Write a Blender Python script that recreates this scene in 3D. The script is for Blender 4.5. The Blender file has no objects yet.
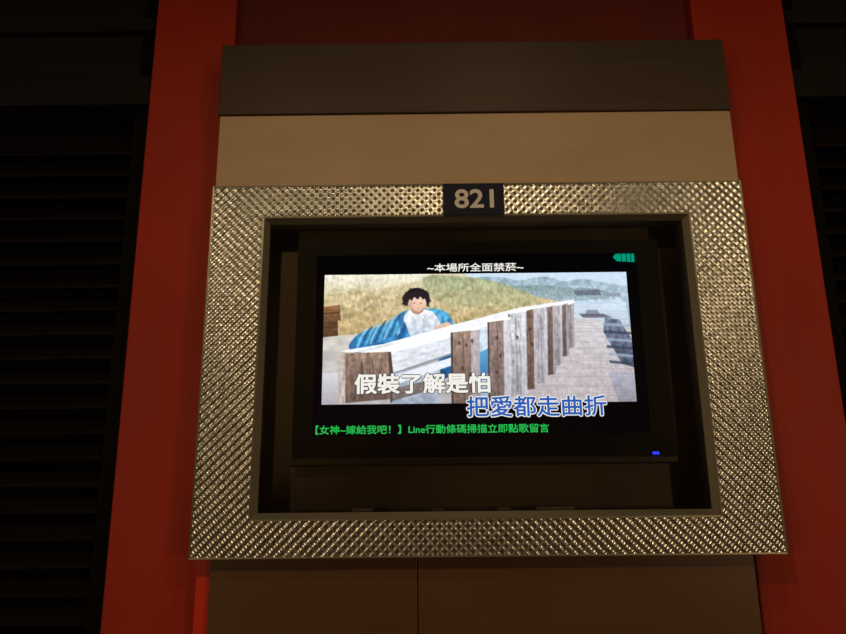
import bpy, math, numpy as np
from mathutils import Matrix, Vector
sc=bpy.context.scene
try: sc.view_settings.view_transform='Standard'
except Exception: pass
col=bpy.context.collection
rng=np.random.default_rng(7)
def s2l(c):
    c=np.asarray(c,float)
    return np.where(c<=0.04045,c/12.92,((c+0.055)/1.055)**2.4)
def rgb(r,g,b): 
    l=s2l(np.array([r,g,b])/255.); return (float(l[0]),float(l[1]),float(l[2]),1)

# ---------------------------------------------------------------- materials
def mat(name,color,rough=.5,metal=0.,spec=.5,noise=0.,nscale=(8,8,8),bump=0.,coat=0.):
    m=bpy.data.materials.new(name);m.use_nodes=True;nt=m.node_tree;b=nt.nodes["Principled BSDF"]
    b.inputs["Base Color"].default_value=color;b.inputs["Roughness"].default_value=rough
    b.inputs["Metallic"].default_value=metal;b.inputs["Specular IOR Level"].default_value=spec
    b.inputs["Coat Weight"].default_value=coat
    if noise>0 or bump>0:
        tc=nt.nodes.new("ShaderNodeTexCoord");mp=nt.nodes.new("ShaderNodeMapping");mp.inputs["Scale"].default_value=nscale
        nz=nt.nodes.new("ShaderNodeTexNoise");nz.inputs["Scale"].default_value=1;nz.inputs["Detail"].default_value=6;nz.inputs["Roughness"].default_value=.6
        nt.links.new(tc.outputs["Object"],mp.inputs[0]);nt.links.new(mp.outputs[0],nz.inputs["Vector"])
        if noise>0:
            r=nt.nodes.new("ShaderNodeValToRGB")
            r.color_ramp.elements[0].position=.3;r.color_ramp.elements[1].position=.7
            r.color_ramp.elements[0].color=tuple(c*(1-noise) for c in color[:3])+(1,)
            r.color_ramp.elements[1].color=tuple(min(1,c*(1+noise)) for c in color[:3])+(1,)
            nt.links.new(nz.outputs["Fac"],r.inputs[0]);nt.links.new(r.outputs[0],b.inputs["Base Color"])
        if bump>0:
            bp=nt.nodes.new("ShaderNodeBump");bp.inputs["Strength"].default_value=bump;bp.inputs["Distance"].default_value=.003
            nt.links.new(nz.outputs["Fac"],bp.inputs["Height"]);nt.links.new(bp.outputs[0],b.inputs["Normal"])
    return m
def emis(name,color,st=1.):
    m=bpy.data.materials.new(name);m.use_nodes=True;nt=m.node_tree;nt.nodes.clear()
    o=nt.nodes.new("ShaderNodeOutputMaterial");e=nt.nodes.new("ShaderNodeEmission")
    e.inputs[0].default_value=color;e.inputs[1].default_value=st;nt.links.new(e.outputs[0],o.inputs[0]);return m

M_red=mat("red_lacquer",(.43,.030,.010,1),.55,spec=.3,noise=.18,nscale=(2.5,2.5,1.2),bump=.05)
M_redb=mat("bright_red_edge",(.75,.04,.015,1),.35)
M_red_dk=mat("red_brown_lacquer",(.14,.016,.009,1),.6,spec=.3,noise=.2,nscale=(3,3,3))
M_slat=mat("louver_dark_wood",(.0060,.0022,.0013,1),.7,spec=.15,noise=.4,nscale=(3,10,30))
M_back=mat("dark_wall_paint",(.003,.0015,.0015,1),.8,spec=.15,noise=.2)
M_beam=mat("grey_beam_paint",(.013,.010,.009,1),.7,spec=.2,noise=.3,nscale=(2,8,20))
M_cap=mat("bronze_fascia",(.062,.041,.025,1),.48,spec=.4,noise=.12,nscale=(2,4,60),metal=.1)
M_cream=mat("cream_panel",(.57,.42,.27,1),.5,noise=.08,nscale=(3,3,9),bump=.03)
M_low=mat("brown_laminate",(.135,.066,.031,1),.35,noise=.12,nscale=(2,2,3))
M_chrome=mat("prismatic_steel",(.62,.50,.30,1),.24,metal=.9)
M_trim=mat("brushed_trim",(.28,.26,.20,1),.4,metal=.8)
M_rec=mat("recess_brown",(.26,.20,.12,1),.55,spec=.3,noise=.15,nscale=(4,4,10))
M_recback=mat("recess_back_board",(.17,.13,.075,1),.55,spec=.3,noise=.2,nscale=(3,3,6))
M_bez=mat("tv_black_plastic",(.0065,.005,.0035,1),.5,spec=.2)
M_chin=mat("tv_chin_plastic",(.08,.060,.036,1),.4,spec=.3)
M_navy=mat("navy_sign_plate",(.016,.020,.050,1),.6,spec=.2)
M_num=mat("sign_number_paint",(.86,.86,.86,1),.5)
M_floor=mat("dark_tile_floor",(.05,.025,.015,1),.3,noise=.3,nscale=(2,2,2))
M_ceil=mat("dark_ceiling",(.04,.025,.018,1),.8,noise=.1)
M_wall=mat("corridor_wall_brown",(.12,.07,.038,1),.7,noise=.2)
M_brass=mat("lamp_ring_brass",(.6,.4,.2,1),.3,metal=1.)

nt=M_chrome.node_tree;b=nt.nodes["Principled BSDF"]
tc=nt.nodes.new("ShaderNodeTexCoord");vo=nt.nodes.new("ShaderNodeTexWhiteNoise");vo.noise_dimensions='3D'
sn=nt.nodes.new("ShaderNodeVectorMath");sn.operation='SNAP';sn.inputs[1].default_value=(.0096,1,.0096)
rp=nt.nodes.new("ShaderNodeValToRGB");rp.color_ramp.elements[0].color=(.44,.44,.39,1);rp.color_ramp.elements[1].color=(.90,.93,.88,1)
nt.links.new(tc.outputs["Object"],sn.inputs[0]);nt.links.new(sn.outputs[0],vo.inputs[0]);nt.links.new(vo.outputs["Value"],rp.inputs[0]);nt.links.new(rp.outputs[0],b.inputs["Base Color"])

M_glass=bpy.data.materials.new("tinted_glass");M_glass.use_nodes=True;nt=M_glass.node_tree;nt.nodes.clear()
o=nt.nodes.new("ShaderNodeOutputMaterial");mx=nt.nodes.new("ShaderNodeMixShader");tr=nt.nodes.new("ShaderNodeBsdfTransparent")
gl=nt.nodes.new("ShaderNodeBsdfGlossy");gl.inputs["Roughness"].default_value=.03;fr=nt.nodes.new("ShaderNodeFresnel");fr.inputs[0].default_value=1.6
tr.inputs[0].default_value=(.98,.97,.95,1)
nt.links.new(fr.outputs[0],mx.inputs[0]);nt.links.new(tr.outputs[0],mx.inputs[1]);nt.links.new(gl.outputs[0],mx.inputs[2]);nt.links.new(mx.outputs[0],o.inputs[0])

# ---------------------------------------------------------------- geometry helpers
def empty(name,loc=(0,0,0)):
    e=bpy.data.objects.new(name,None);e.location=loc;e.empty_display_size=.05;col.objects.link(e);return e
def addmesh(name,verts,faces,m,parent=None,smooth=False,bevel=0):
    me=bpy.data.meshes.new(name);me.from_pydata([tuple(v) for v in verts],[],faces);me.update()
    if m: me.materials.append(m)
    ob=bpy.data.objects.new(name,me);col.objects.link(ob)
    if parent: ob.parent=parent
    if smooth: me.polygons.foreach_set("use_smooth",np.ones(len(me.polygons),bool))
    if bevel:
        md=ob.modifiers.new("bevel",'BEVEL');md.width=bevel;md.segments=2
    return ob
BF=[(0,1,3,2),(4,6,7,5),(0,4,5,1),(2,3,7,6),(0,2,6,4),(1,5,7,3)]
def boxes(name,bs,m,parent=None,bevel=0):
    V=[];F=[]
    for x0,x1,y0,y1,z0,z1 in bs:
        n=len(V);V+=[(x,y,z) for x in(x0,x1) for y in(y0,y1) for z in(z0,z1)]
        F+=[tuple(n+i for i in f) for f in BF]
    return addmesh(name,V,F,m,parent,bevel=bevel)
def extrude_x(name,prof,x0,x1,m,parent=None,bevel=0):
    n=len(prof);V=[(x0,y,z) for y,z in prof]+[(x1,y,z) for y,z in prof]
    F=[tuple(range(n)),tuple(range(2*n-1,n-1,-1))]+[(i,(i+1)%n,n+(i+1)%n,n+i) for i in range(n)]
    return addmesh(name,V,F,m,parent,bevel=bevel)

# ---------------------------------------------------------------- room shell
boxes("floor",[(-3,3,-3.2,.30,-.05,0)],M_floor)
boxes("ceiling",[(-3,3,-3.2,.30,2.95,3.0)],M_ceil)
boxes("wall_north",[(-3,3,.20,.30,0,2.95)],M_back)
boxes("wall_south",[(-3,3,-3.3,-3.2,0,2.95)],M_wall)
boxes("wall_west",[(-3.1,-3,-3.2,.20,0,2.95)],M_wall)
boxes("wall_east",[(3,3.1,-3.2,.20,0,2.95)],M_wall)

rp_=empty("red_wall_panel")
boxes("panel_left",[(-.806,-.601,.08,.20,0,2.95)],M_red,rp_,.003)
boxes("panel_right",[(.575,.812,.08,.20,0,2.95)],M_red,rp_,.003)
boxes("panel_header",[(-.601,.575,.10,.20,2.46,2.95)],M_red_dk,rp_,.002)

def shutter(x0,x1,name):
    e=empty(name);V=[];F=[]
    boxes("stile",[(x0,x0+.05,.12,.20,0,2.95),(x1-.05,x1,.12,.20,0,2.95)],M_back,e,.002)
    z=.03
    while z<2.28:
        n=len(V)
        pr=[(.125,z),(.125,z+.008),(.185,z+.050),(.185,z+.042)]
        V+=[(x0+.05,y,q) for y,q in pr]+[(x1-.05,y,q) for y,q in pr]
        F+=[(n,n+1,n+2,n+3),(n+7,n+6,n+5,n+4)]+[(n+i,n+(i+1)%4,n+4+(i+1)%4,n+4+i) for i in range(4)]
        z+=.058
    addmesh("slats",V,F,M_slat,e)
    boxes("head_beam",[(x0,x1,.10,.20,2.36,2.44),(x0,x1,.13,.20,2.44,2.58),(x0,x1,.11,.20,2.58,2.62),(x0,x1,.15,.20,2.62,2.95)],M_beam,e,.003)
shutter(-2.2,-.809,"louvered_shutter")
shutter(.815,2.2,"louvered_shutter")

# ---------------------------------------------------------------- cabinet
cab=empty("television_cabinet")
extrude_x("cap_fascia",[(.004,2.271),(.004,2.457),(.10,2.47),(.10,2.271)],-.602,.602,M_cap,cab,.002)
boxes("cream_panel",[(-.600,.603,.010,.10,2.087,2.2705)],M_cream,cab,.0015)
boxes("lower_panel_left",[(-.567,-.1425,.03,.10,0,1.30)],M_low,cab,.0015)
boxes("lower_panel_right",[(-.1405,.548,.03,.10,0,1.30)],M_low,cab,.0015)
boxes("lower_side_strip",[(-.600,-.569,.045,.10,0,1.284)],M_redb,cab,.001)
RB=.088
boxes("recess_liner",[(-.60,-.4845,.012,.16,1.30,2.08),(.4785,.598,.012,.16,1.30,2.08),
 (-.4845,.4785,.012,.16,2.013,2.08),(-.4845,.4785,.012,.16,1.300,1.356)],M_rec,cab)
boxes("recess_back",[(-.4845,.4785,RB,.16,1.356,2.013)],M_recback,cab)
X0,X1,Z0,Z1=-.6,.6,1.286,2.087
ox0,ox1,oz0,oz1=-.4815,.4755,1.3595,2.010
pitch=.0096;st=pitch/5
def axis(a,b,c,d):
    g=sorted(set(np.round(list(np.arange(a,b,st))+[b,c,d],6)))
    out=[g[0]]
    for v in g[1:]:
        if v-out[-1]<st*.25:
            if v in (round(b,6),round(c,6),round(d,6)): out[-1]=v
            continue
        out.append(v)
    return np.array(out)
xs=axis(X0,X1,ox0,ox1);zs=axis(Z0,Z1,oz0,oz1)
nx,nz=len(xs),len(zs)
XX,ZZ=np.meshgrid(xs,zs)
a_=(XX-X0)/pitch;c_=(ZZ-Z0)/pitch
H=np.abs(np.sin(math.pi*a_)*np.sin(math.pi*c_))**.75*np.where((np.floor(a_)+np.floor(c_))%2==0,1,-.8)*.00125
V=np.stack([XX,-H,ZZ],-1).reshape(-1,3)
jj,ii=np.mgrid[0:nz-1,0:nx-1]
xc=(xs[:-1]+xs[1:])/2;zc=(zs[:-1]+zs[1:])/2
hole=((xc>ox0)&(xc<ox1))[None,:]&((zc>oz0)&(zc<oz1))[:,None]
A=(jj*nx+ii)[~hole];F=np.stack([A,A+1,A+nx+1,A+nx],-1).tolist()
addmesh("prismatic_frame_face",V.tolist(),F,M_chrome,cab,smooth=True)
boxes("prismatic_frame_body",[(X0,ox0,.002,.0118,Z0,Z1),(ox1,X1,.002,.0118,Z0,Z1),(ox0,ox1,.002,.0118,Z0,oz0),(ox0,ox1,.002,.0118,oz1,Z1)],M_trim,cab)
def ring(name,a0,a1,b0,b1,w,y0,y1,m,parent):
    V=[(a0,y0,b0),(a1,y0,b0),(a1,y0,b1),(a0,y0,b1),(a0+w,y1,b0+w),(a1-w,y1,b0+w),(a1-w,y1,b1-w),(a0+w,y1,b1-w)]
    V+=[(x,y+.003,z) for x,y,z in V]
    F=[]
    for i in range(4):
        k=(i+1)%4
        F+=[(i,k,4+k,4+i),(8+i,12+i,12+k,8+k),(i,8+i,8+k,k),(4+i,4+k,12+k,12+i)]
    return addmesh(name,V,F,m,parent)
ring("inner_lip",ox0-.003,ox1+.003,oz0-.003,oz1+.003,.004,-.002,-.0015,M_trim,cab)
ring("inner_chamfer",ox0,ox1,oz0,oz1,.012,-.001,.010,M_trim,cab)
ring("outer_edge",X0-.001,X1+.001,Z0-.001,Z1+.001,.003,-.002,-.0015,M_trim,cab)
boxes("glass_pane",[(ox0,ox1,.0125,.0155,oz0,oz1)],M_glass,cab)
boxes("sill_glints",[(-.28,-.235,.045,.055,1.356,1.376),(-.11,-.085,.045,.055,1.356,1.374),(.03,.055,.045,.055,1.356,1.374),(.11,.19,.045,.055,1.356,1.375)],mat("glint_metal",(.45,.38,.26,1),.35,metal=.3),cab)  # small metal blocks standing in for bright reflections low on the glass

# ---------------------------------------------------------------- sign
sg=empty("room_number_sign")
def text_mesh(name,body,x0,x1,z0,z1,y,m,parent,grow=0):
    cu=bpy.data.curves.new(name,'FONT');cu.body=body;cu.size=1;cu.resolution_u=4
    ob=bpy.data.objects.new(name,cu);col.objects.link(ob)
    bpy.context.view_layer.update()
    dg=bpy.context.evaluated_depsgraph_get()
    me=bpy.data.meshes.new_from_object(ob.evaluated_get(dg))
    bpy.data.objects.remove(ob)
    n=len(me.vertices);co=np.zeros(n*3);me.vertices.foreach_get("co",co);co=co.reshape(-1,3)
    mn=co.min(0);mxx=co.max(0)
    px=(co[:,0]-mn[0])/(mxx[0]-mn[0])*(x1-x0)+x0
    pz=(co[:,1]-mn[1])/(mxx[1]-mn[1])*(z1-z0)+z0
    offs=[(0,0)] if grow==0 else [(grow*math.cos(a),grow*math.sin(a)) for a in np.arange(8)*math.pi/4]+[(0,0)]
    faces=[tuple(p.vertices) for p in me.polygons]
    V=[];F=[]
    for k,(dx,dz) in enumerate(offs):
        b0=len(V)
        V+=[(float(a+dx),y+k*.00001,float(c+dz)) for a,c in zip(px,pz)]
        F+=[tuple(b0+i for i in f) for f in faces]
    bpy.data.meshes.remove(me)
    return addmesh(name,V,F,m,parent)
boxes("plate",[(-.0765,.060,-.006,-.0035,2.0105,2.0865)],M_navy,sg,.0006)
text_mesh("numerals","821",-.050,.036,2.0275,2.0705,-.0066,M_num,sg,grow=.0014)

# ---------------------------------------------------------------- television
tv=empty("television")
tx0,tx1,tz0,tz1=-.414,.420,1.465,1.970
boxes("rear_shell",[(tx0+.02,tx1-.02,.075,RB-.0002,tz0+.02,tz1-.02)],M_bez,tv)
sx0,sx1,sz0,sz1=-.3700,.3695,1.526,1.938
boxes("bezel",[(tx0,sx0,.058,.080,tz0,tz1),(sx1,tx1,.058,.080,tz0,tz1),(sx0,sx1,.058,.080,sz1,tz1),(sx0,sx1,.058,.080,tz0,sz0)],M_bez,tv)
extrude_x("chin_edge",[(.0575,1.462),(.052,1.466),(.052,1.476),(.0575,1.479)],tx0,tx1,M_chin,tv)
boxes("screen_panel",[(sx0,sx1,.066,.078,sz0,sz1)],emis("screen_black_level",(.0009,.0010,.0018,1),1),tv)
boxes("power_led",[(.369,.383,.0565,.0579,1.481,1.487)],emis("blue_led",(.03,.04,1,1),1.5),tv)
mg=emis("exit_sign_reflection",(.0,.42,.26,1),.9)  # glowing green shapes standing in for an exit sign reflected in the glass
addmesh("exit_sign_reflection",[(.318,.0655,1.930),(.328,.0655,1.940),(.337,.0655,1.940),(.337,.0655,1.919),(.328,.0655,1.920),
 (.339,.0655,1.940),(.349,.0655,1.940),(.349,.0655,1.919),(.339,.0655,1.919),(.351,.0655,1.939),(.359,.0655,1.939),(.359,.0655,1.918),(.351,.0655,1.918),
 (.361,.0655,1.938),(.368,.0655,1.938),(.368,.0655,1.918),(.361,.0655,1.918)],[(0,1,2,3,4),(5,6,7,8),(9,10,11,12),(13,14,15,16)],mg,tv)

CW,CH=312,130; SS=6
GW,GH=CW*SS,CH*SS
gy,gx=np.mgrid[0:GH,0:GW]; gy=(gy+.5)/SS; gx=(gx+.5)/SS
img=np.zeros((GH,GW,3))
def T(pt):
    x,y=pt; t=(y-273)/130.; l=325-4*t; r=628+8*t
    return ((x-l)/(r-l)*CW,(y-273)/130.*CH)
def vnoise(sx,sy,seed=0):
    r=np.random.default_rng(seed);h=int(CH/sy)+3;w=int(CW/sx)+3;g=r.random((h,w))
    fx=gx/sx;fy=gy/sy;ix=fx.astype(int);iy=fy.astype(int);tx=fx-ix;ty=fy-iy;tx=tx*tx*(3-2*tx);ty=ty*ty*(3-2*ty)
    return (g[iy,ix]*(1-tx)+g[iy,ix+1]*tx)*(1-ty)+(g[iy+1,ix]*(1-tx)+g[iy+1,ix+1]*tx)*ty
def smoothp(pts,n=6):
    out=[];N=len(pts)
    for i in range(N):
        p0,p1,p2,p3=[np.array(pts[(i+k)%N],float) for k in(-1,0,1,2)]
        for j in range(n):
            t=j/n;out.append(tuple(.5*((2*p1)+(-p0+p2)*t+(2*p0-5*p1+4*p2-p3)*t*t+(-p0+3*p1-3*p2+p3)*t**3)))
    return out
def paint(pts,c,c2=None,axis_='y',tex=None,amt=0,sm=False,alpha=1):
    if sm: pts=smoothp(pts)
    P=[T(p) for p in pts]
    xs_=[p[0] for p in P];ys_=[p[1] for p in P]
    i0=max(0,int(min(xs_)*SS)-1);i1=min(GW,int(max(xs_)*SS)+2);j0=max(0,int(min(ys_)*SS)-1);j1=min(GH,int(max(ys_)*SS)+2)
    if i1<=i0 or j1<=j0: return
    X=gx[j0:j1,i0:i1];Y=gy[j0:j1,i0:i1];m=np.zeros(X.shape,bool)
    for i in range(len(P)):
        (x1,y1),(x2,y2)=P[i],P[(i+1)%len(P)]
        if y1==y2: continue
        m^=((y1>Y)!=(y2>Y))&(X<(x2-x1)*(Y-y1)/(y2-y1)+x1)
    if not m.any(): return
    c=np.array(c,float)/255
    if c2 is None: colr=np.broadcast_to(c,X.shape+(3,)).copy()
    else:
        c2=np.array(c2,float)/255
        q=Y if axis_=='y' else X
        a,b_=q[m].min(),q[m].max();t=np.clip((q-a)/(b_-a+1e-6),0,1)[...,None];colr=c*(1-t)+c2*t
    if tex is not None: colr=colr*(1+amt*(tex[j0:j1,i0:i1]-.5)[...,None]*2)
    sub=img[j0:j1,i0:i1]
    sub[m]=sub[m]*(1-alpha)+np.clip(colr,0,1)[m]*alpha
n1=vnoise(1.2,4,1);n2=vnoise(3,3,2);n3=vnoise(9,5,3);n4=vnoise(.8,.8,4);nv=vnoise(1.0,9,5);nh=vnoise(14,1.0,6);n5=vnoise(5,4,8)
grass=.3*n1+.25*n2+.2*n4+.25*n5
wood=.45*nh+.3*n2+.25*n4; woodv=.5*nv+.3*n2+.2*n4
paint([(300,260),(660,260),(660,420),(300,420)],(196,216,238),(206,218,228))
paint([(540,300),(640,299),(640,330),(540,330)],(184,208,232),(200,214,226),tex=nh,amt=.06)
paint([(470,280),(500,277),(520,281),(545,277),(565,282),(585,280),(605,284),(620,287),(640,290),(640,303),(560,303),(470,306)],(152,176,194),(178,198,214),tex=n2,amt=.12,sm=True)
for k in range(60):
    x=rng.uniform(480,628);y=rng.uniform(281,290)+(x-480)*.04;r=rng.uniform(2,5)
    paint([(x-r,y),(x,y-r*.7),(x+r,y),(x,y+r*.6)],(130,154,170) if k%2 else (160,182,198),alpha=.33,sm=True)
paint([(500,289),(540,286),(570,289),(601,291),(606,300),(500,306)],(126,148,156),(162,182,196),tex=n4,amt=.18,sm=True)
paint([(575,292),(600,291),(603,297),(577,297)],(100,112,126),tex=n4,amt=.1)
paint([(606,294),(622,295),(622,299),(606,298)],(130,144,158),alpha=.7)
# dune grass
paint([(310,260),(440,260),(470,276),(500,284),(530,296),(560,303),(560,330),(460,340),(310,350)],(212,204,172),(176,150,102),tex=grass,amt=.30)
paint([(310,260),(450,260),(425,280),(370,290),(310,294)],(230,232,222),(212,204,172),tex=grass,amt=.14,alpha=.85)
paint([(425,276),(470,277),(505,284),(535,297),(530,308),(470,308),(436,300)],(144,158,126),(176,174,134),tex=grass,amt=.28,alpha=.8,sm=True)
for k in range(46):
    x=rng.uniform(330,520);y=rng.uniform(288,326);r=rng.uniform(3,8)
    if x>430 and y<288+(x-430)*.2: continue
    paint([(x-r,y+1),(x-r*.3,y-r*.5),(x+r,y),(x+r*.2,y+r*.45)],(130,112,70) if k%3 else (156,146,102),alpha=.28,sm=True)
for k in range(900):
    x=rng.uniform(326,545);y=rng.uniform(281,332)
    if x>440 and y<284+(x-440)*.2: continue
    dx=rng.uniform(-3,3);c=[(240,230,192),(138,122,76),(164,152,104),(248,240,210),(118,114,74)][rng.integers(5)]
    L=rng.uniform(3,8)
    paint([(x,y),(x+.55,y),(x+dx+.2,y-L)],c,alpha=.34)
paint([(318,306),(340,303),(341,320),(318,322)],(146,104,70),(98,70,48),tex=wood,amt=.25)
paint([(318,322),(338,320),(338,336),(318,338)],(90,62,44),tex=wood,amt=.25)
paint([(318,303),(340,301),(341,304),(318,307)],(206,184,150))
paint([(318,313),(340,311),(340,312.4),(318,314.4)],(60,42,32),alpha=.7)
paint([(310,338),(400,330),(640,328),(640,420),(310,420)],(200,198,192),(172,170,176),tex=n3,amt=.08)
# boardwalk
paint([(560,318),(592,310),(604,330),(640,372),(640,420),(500,420)],(208,206,214),(176,168,174),tex=wood,amt=.12)
for i in range(18):
    y=320+i*i*.30+i*1.2
    paint([(548,y),(640,y+1.5),(640,y+2.0),(548,y+.5)],(128,120,130),alpha=.38)
paint([(576,306),(640,304),(640,330),(600,322),(576,320)],(196,214,232),(182,198,216),tex=nh,amt=.06)
paint([(580,316),(604,316),(614,320),(584,320)],(90,96,110),(114,116,130))
paint([(588,312),(598,312),(601,316),(586,316)],(134,140,154))
paint([(606,320),(620,322),(634,345),(640,372),(622,366),(604,334)],(104,116,140),(76,82,104),tex=n2,amt=.25)
for i in range(6):
    y=325+i*7.5
    paint([(603+i*1.2,y),(640,y+3),(640,y+5.5),(604+i*1.2,y+3)],(54,64,88) if i%2 else (146,164,190),alpha=.8)
paint([(626,300),(640,300),(640,345),(632,338)],(164,192,218),(140,164,190))
paint([(608,374),(640,374),(640,404),(618,404)],(168,168,186),(140,138,154),tex=wood,amt=.1)
# -------- figure sitting behind the rail, wrapped in a blue striped shawl
paint([(349,348),(353,339),(362,332),(374,328),(386,324),(396,317),(403,312),(412,310),(430,309),(441,310),(449,315),(454,325),(453,340),(448,352),(430,356),(408,354),(380,356),(360,354)],(84,168,214),(38,102,164),tex=n2,amt=.2,sm=True)
for k in range(11):
    x=356+k*4.6; yb=348-k*1.5
    paint(smoothp([(x,yb),(x+1.6,yb),(x+6,yb-10),(x+12,yb-19-k*.3),(x+10.6,yb-20-k*.3),(x+4.4,yb-11)],3),[(170,218,236),(24,68,128),(112,186,220)][k%3],alpha=.65)
for k in range(6):
    x=432+k*3.4
    paint([(x,312+k*1.4),(x+1.3,312.5+k*1.4),(x+2.8,332),(x+2.2,352),(x+1,352),(x+1.6,332)],[(170,218,236),(28,76,134)][k%2],alpha=.6)
paint([(398,318),(405,313),(408,330),(398,350),(392,350),(400,332)],(24,70,128),alpha=.55,sm=True)
paint([(362,350),(380,343),(400,345),(398,352),(372,355)],(22,64,116),alpha=.45,sm=True)
paint([(407,313),(413,310),(426,310),(434,313),(440,322),(443,333),(430,336),(412,337),(407,327),(404,319)],(232,234,238),(182,198,218),sm=True,tex=n2,amt=.08)
paint([(424,316),(426,316),(425,334),(422,334)],(166,182,206),alpha=.6)
paint([(412,317),(414,316),(418,333),(415,334)],(180,194,214),alpha=.6)
# neck, head tilted slightly down and to the viewer's right
paint([(412.5,304),(422,304),(424,311),(418.5,314.5),(412,312)],(200,160,140),(170,130,114),sm=True)
paint([(409.6,298),(413.5,294),(422,294),(425.6,299),(425.2,305),(422.2,310),(418.4,311.8),(413.4,309),(410.4,304)],(236,206,190),(218,180,162),sm=True)
paint([(410,299),(412.4,299),(412.8,305),(415,310),(413,308.4),(410.4,304)],(190,150,134),alpha=.5,sm=True)
paint([(407.8,301.2),(409.6,300.8),(410.2,305),(408.8,305.6)],(208,166,146))
paint([(404.4,305.5),(403,300),(404.2,294.6),(407.4,291.6),(411,288.6),(416.4,287.4),(421,287.8),(425.6,289.8),(429,292.6),(430.4,297.4),(430.4,302),(428.6,305.6),(427.4,307),(426.8,302.4),(425.4,298.6),(423.6,299.6),(421,296.6),(418.4,299.4),(415,297),(412.6,300.6),(410.4,299),(409,302),(407.8,306.5),(406,304.4)],(28,25,29),(44,38,41),sm=True)
for k in range(20):
    x=404+k*1.35; t0=290+abs(k-10)*.5
    paint([(x,t0),(x+.45,t0),(x+rng.uniform(-2,2),t0+rng.uniform(4,8))],(96,86,90) if k%2 else (10,10,13),alpha=.4)
for (x,y,dx,dy) in [(403.6,303,-1.8,2.6),(404,296.5,-1.8,2),(430.2,300,1.8,2.6),(428.6,305,1.4,2.8),(412,289,-2,-1.6),(423,289,2.2,-1.4),(427.5,291.5,2.4,-.8),(407,292,-2.2,-.6),(406.4,304.5,-1,2.6)]:
    paint([(x-.9,y),(x+.9,y-.6),(x+dx,y+dy)],(30,27,31))
paint([(413.4,303),(415.8,302.8),(415.7,303.6),(413.6,303.7)],(86,60,54),alpha=.8);paint([(420.2,302.8),(422.6,303.1),(422.4,303.8),(420.4,303.6)],(86,60,54),alpha=.8)
paint([(418,303.5),(418.7,303.5),(419.1,306.2),(417.7,306.2)],(206,166,148),alpha=.8);paint([(416.8,308.1),(420.2,308.1),(419.6,308.8),(417.4,308.8)],(184,122,114),alpha=.8)
paint([(434,330),(441,325),(449,323),(453,329),(446,335),(437,337)],(224,188,168),(198,158,140),sm=True)
for k in range(4): paint([(437+k*3.2,335-k*.8),(437.6+k*3.2,334.8-k*.8),(440+k*3,328-k*.6)],(166,124,108),alpha=.6)
paint([(437,350),(450,346),(453,376),(441,380)],(52,116,172),(30,74,126),tex=n2,amt=.2)
# -------- fence
paint([(384,352),(452,336),(520,316),(575,303),(575,311),(522,330),(455,354),(392,374)],(218,224,236),(198,204,222),axis_='x',tex=wood,amt=.10)
paint([(340,351),(384,344),(452,326),(520,309),(575,301),(575,304),(520,317),(452,338),(388,354)],(248,250,254),(224,230,242),axis_='x',tex=wood,amt=.04)
paint([(356,351),(392,343),(394,345),(360,353)],(190,198,216),alpha=.6)
paint([(394,372),(455,352.5),(455,354.5),(394,375)],(120,120,134),alpha=.7)
paint([(396,362),(450,347),(450,347.8),(396,363)],(176,184,202),alpha=.7)
paint([(388,352),(391,352),(396,400),(390,402)],(80,64,58))
paint([(338,353),(388,352),(391,398),(338,402)],(152,128,114),(96,78,72),tex=woodv,amt=.36)
paint([(338,353),(345,353),(345,402),(338,402)],(186,174,170),tex=woodv,amt=.2)
paint([(360,362),(363,361),(364,396),(361,397)],(76,58,50),alpha=.6)
paint([(372,358),(373,358),(375,396),(374,396)],(76,58,50),alpha=.5)
paint([(322,372),(338,372),(338,404),(320,404)],(206,206,216),(164,162,172))
paint([(392,374),(440,362),(440,404),(392,404)],(184,196,212),(150,160,182),tex=n2,amt=.10)
paint([(392,376),(452,358),(452,366),(392,385)],(222,228,242))
paint([(392,388),(440,378),(440,387),(392,400)],(116,106,106),tex=wood,amt=.25)
paint([(478,332),(490,328),(490,404),(478,404)],(206,222,240),(158,180,206),tex=n2,amt=.08)
paint([(479,354),(489,349),(489,374),(479,380)],(92,164,210),(60,116,172))
posts=[(451,480,330,404,(152,128,118),(182,176,184)),(488,511,320,402,(150,130,126),(208,208,220)),(509,527,312,397,(200,202,214),(212,214,226)),
 (525,538,309,391,(130,106,94),(192,188,196)),(537,548,307,385,(192,190,202),(204,204,218)),(547,556,306,377,(124,102,94),(182,178,186)),(555,563,305,368,(178,174,184),(194,194,204)),(562,569,304,359,(126,108,104),(168,164,172)),(568,575,304,351,(166,160,168),(178,176,186))]
for i,(a,b_,t,bo,c,c3) in enumerate(reversed(posts)):
    w=b_-a
    paint([(a,t+1.5),(b_,t-1),(b_,bo-2),(a,bo)],c,tuple(int(v*.74) for v in c),tex=woodv,amt=.30)
    paint([(b_-w*.3,t),(b_,t-1),(b_,bo-2),(b_-w*.3,bo-1)],c3,tuple(int(v*.84) for v in c3),tex=woodv,amt=.16)
    paint([(a,t+1.5),(a+w*.07,t+1.5),(a+w*.07,bo),(a,bo)],(58,46,44),alpha=.8)
    paint([(a+w*.4,t+8),(a+w*.44,t+8),(a+w*.47,bo-4),(a+w*.43,bo-4)],(70,54,48),alpha=.5)
    paint([(a-1,t+1.5),(b_+.5,t-1.4),(b_+.5,t+.6),(a-1,t+3.5)],(250,251,254))
for i,(x,y) in enumerate([(458,343),(465,345),(471,341),(461,368),(469,374),(496,338),(499,356),(495,372),(529,330),(531,345),(516,338)]):
    paint([(x,y),(x+2.2,y-1),(x+3,y+2.2),(x+1,y+3.2)],(66,48,42),sm=True,alpha=.7)
img*=(1+.07*(n4-.5)+.05*(n2-.5))[...,None]
img=img.reshape(GH//2,2,GW//2,2,3).mean((1,3))
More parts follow.
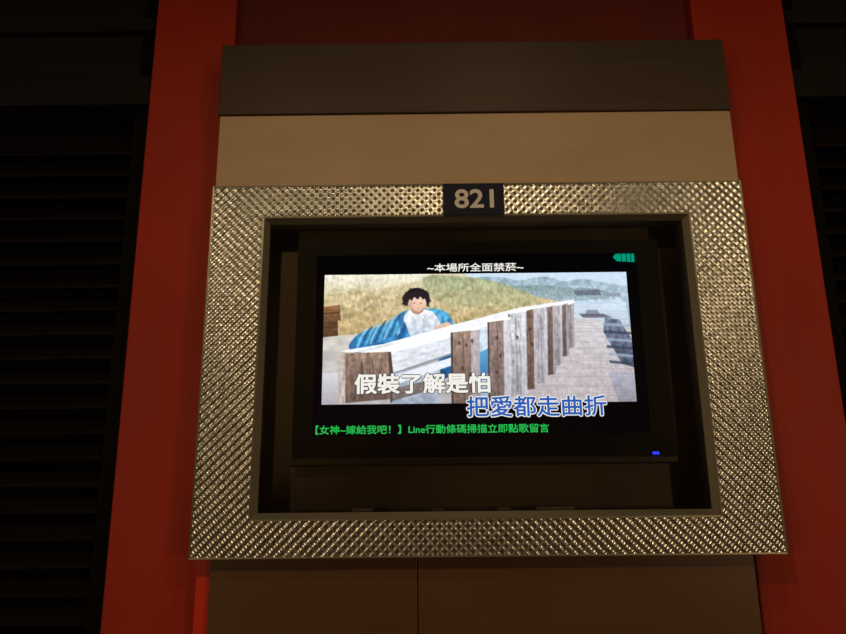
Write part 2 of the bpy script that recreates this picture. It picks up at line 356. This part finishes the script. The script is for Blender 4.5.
for ax in (0,1):      # broadcast softness
    p=np.pad(img,[(1,1) if i==ax else (0,0) for i in range(3)],mode='edge')
    img=(p[:-2]+p[1:-1]+p[2:])/3 if ax==0 else (p[:,:-2]+p[:,1:-1]+p[:,2:])/3
h_,w_=img.shape[:2]
lin=s2l(np.clip(img,0,1))
px0,px1,pz0,pz1=-.3525,.3465,1.5955,1.894
us=np.linspace(px0,px1,w_);vs=np.linspace(pz1,pz0,h_)
UU,VV=np.meshgrid(us,vs)
Vv=np.stack([UU,np.full_like(UU,.0655),VV],-1).reshape(-1,3)
idx=np.arange(h_*w_).reshape(h_,w_)
Ff=np.stack([idx[:-1,:-1],idx[1:,:-1],idx[1:,1:],idx[:-1,1:]],-1).reshape(-1,4)
me=bpy.data.meshes.new("screen_picture")
me.vertices.add(len(Vv));me.vertices.foreach_set("co",Vv.ravel())
me.loops.add(len(Ff)*4);me.loops.foreach_set("vertex_index",Ff.ravel().astype(np.int32))
me.polygons.add(len(Ff));me.polygons.foreach_set("loop_start",(np.arange(len(Ff))*4).astype(np.int32))
try: me.polygons.foreach_set("loop_total",np.full(len(Ff),4,np.int32))
except Exception: pass
me.update(calc_edges=True)
ca=me.color_attributes.new("Col",'FLOAT_COLOR','POINT')
ca.data.foreach_set("color",np.concatenate([lin.reshape(-1,3),np.ones((h_*w_,1))],1).astype(np.float32).ravel())
mp_=emis("screen_image",(1,1,1,1),1.0);at=mp_.node_tree.nodes.new("ShaderNodeAttribute");at.attribute_name="Col"
em=[n for n in mp_.node_tree.nodes if n.type=='EMISSION'][0];mp_.node_tree.links.new(at.outputs["Color"],em.inputs[0]);em.inputs[1].default_value=1.38
me.materials.append(mp_)
po=bpy.data.objects.new("screen_picture",me);col.objects.link(po);po.parent=tv
W_=emis("caption_white",rgb(244,244,240),1.15);D_=emis("caption_outline_dark",rgb(40,42,50),1);B_=emis("caption_blue",rgb(44,100,200),1);G_=emis("ticker_green",rgb(40,205,90),1)
text_mesh("lyric_top_outline","假裝了解是怕",-.2785,.022,1.619,1.662,.0650,D_,tv,grow=.0032)
text_mesh("lyric_top_fill","假裝了解是怕",-.2785,.022,1.619,1.662,.0642,W_,tv,grow=.0015)
text_mesh("lyric_bottom_outline","把愛都走曲折",-.030,.278,1.566,1.610,.0650,W_,tv,grow=.0029)
text_mesh("lyric_bottom_fill","把愛都走曲折",-.030,.278,1.566,1.610,.0642,B_,tv,grow=.0008)
text_mesh("notice_text","~本場所全面禁菸~",-.114,.109,1.899,1.919,.0650,W_,tv,grow=.0003)
text_mesh("ticker_text","【女神~嫁給我吧！】Line行動條碼掃描立即點歌留言",-.364,.149,1.5305,1.5495,.0650,G_,tv,grow=.0003)

# ---------------------------------------------------------------- lamps
def downlight(x,y,P,colr,size=.09):
    e=empty("ceiling_downlight",(x,y,2.95))
    n=32;V=[];F=[]
    for r,z in((.075,-.001),(.075,-.018),(.055,-.022),(.052,-.008)):
        V+=[(r*math.cos(2*math.pi*i/n),r*math.sin(2*math.pi*i/n),z) for i in range(n)]
    for k in range(3):
        F+=[(k*n+i,k*n+(i+1)%n,(k+1)*n+(i+1)%n,(k+1)*n+i) for i in range(n)]
    addmesh("ring",V,F,M_brass,e,smooth=True)
    L=bpy.data.lights.new("bulb",'AREA');L.shape='DISK';L.size=size;L.energy=P;L.color=colr
    lo=bpy.data.objects.new("bulb",L);lo.location=(0,0,-.024);lo.parent=e;col.objects.link(lo)
def fill_lamp(x,z,P,colr):  # unseen lamp added behind the camera to fill the recess and frame
    e=empty("added_fill_lamp",(x,-3.2,z))
    boxes("backplate",[(-.06,.06,.0,.02,-.22,.22)],M_brass,e,.004)
    L=bpy.data.lights.new("fill_light",'AREA');L.shape='RECTANGLE';L.size=.25;L.size_y=.5;L.energy=P;L.color=colr
    lo=bpy.data.objects.new("fill_light",L);lo.location=(0,.08,0);lo.rotation_euler=(math.pi/2,0,0);lo.parent=e;col.objects.link(lo)
    boxes("shade_frame",[(-.135,-.127,.02,.09,-.26,.26),(.127,.135,.02,.09,-.26,.26),(-.135,.135,.02,.09,.252,.26),(-.135,.135,.02,.09,-.26,-.252)],M_brass,e)
WL=(1,.70,.39)
downlight(-.70,-1.83,12,WL)
downlight(1.10,-1.9,7,WL)
downlight(.15,-1.1,2.5,WL)
fill_lamp(-2.45,1.5,10,WL)
fill_lamp(2.45,1.5,13,WL)

w=bpy.data.worlds.new("world");sc.world=w;w.use_nodes=True
w.node_tree.nodes["Background"].inputs[0].default_value=(.02,.01,.006,1)

cam=bpy.data.cameras.new("camera");co=bpy.data.objects.new("camera",cam);col.objects.link(co)
cam.sensor_width=36;cam.lens=26;cam.clip_start=.02
rot=(Matrix.Rotation(.00251,3,'Z')@Matrix.Rotation(math.pi/2+.21071,3,'X')@Matrix.Rotation(-.01005,3,'Z'))
co.matrix_world=Matrix.Translation((-.12197,-1.30024,1.5))@rot.to_4x4();sc.camera=co
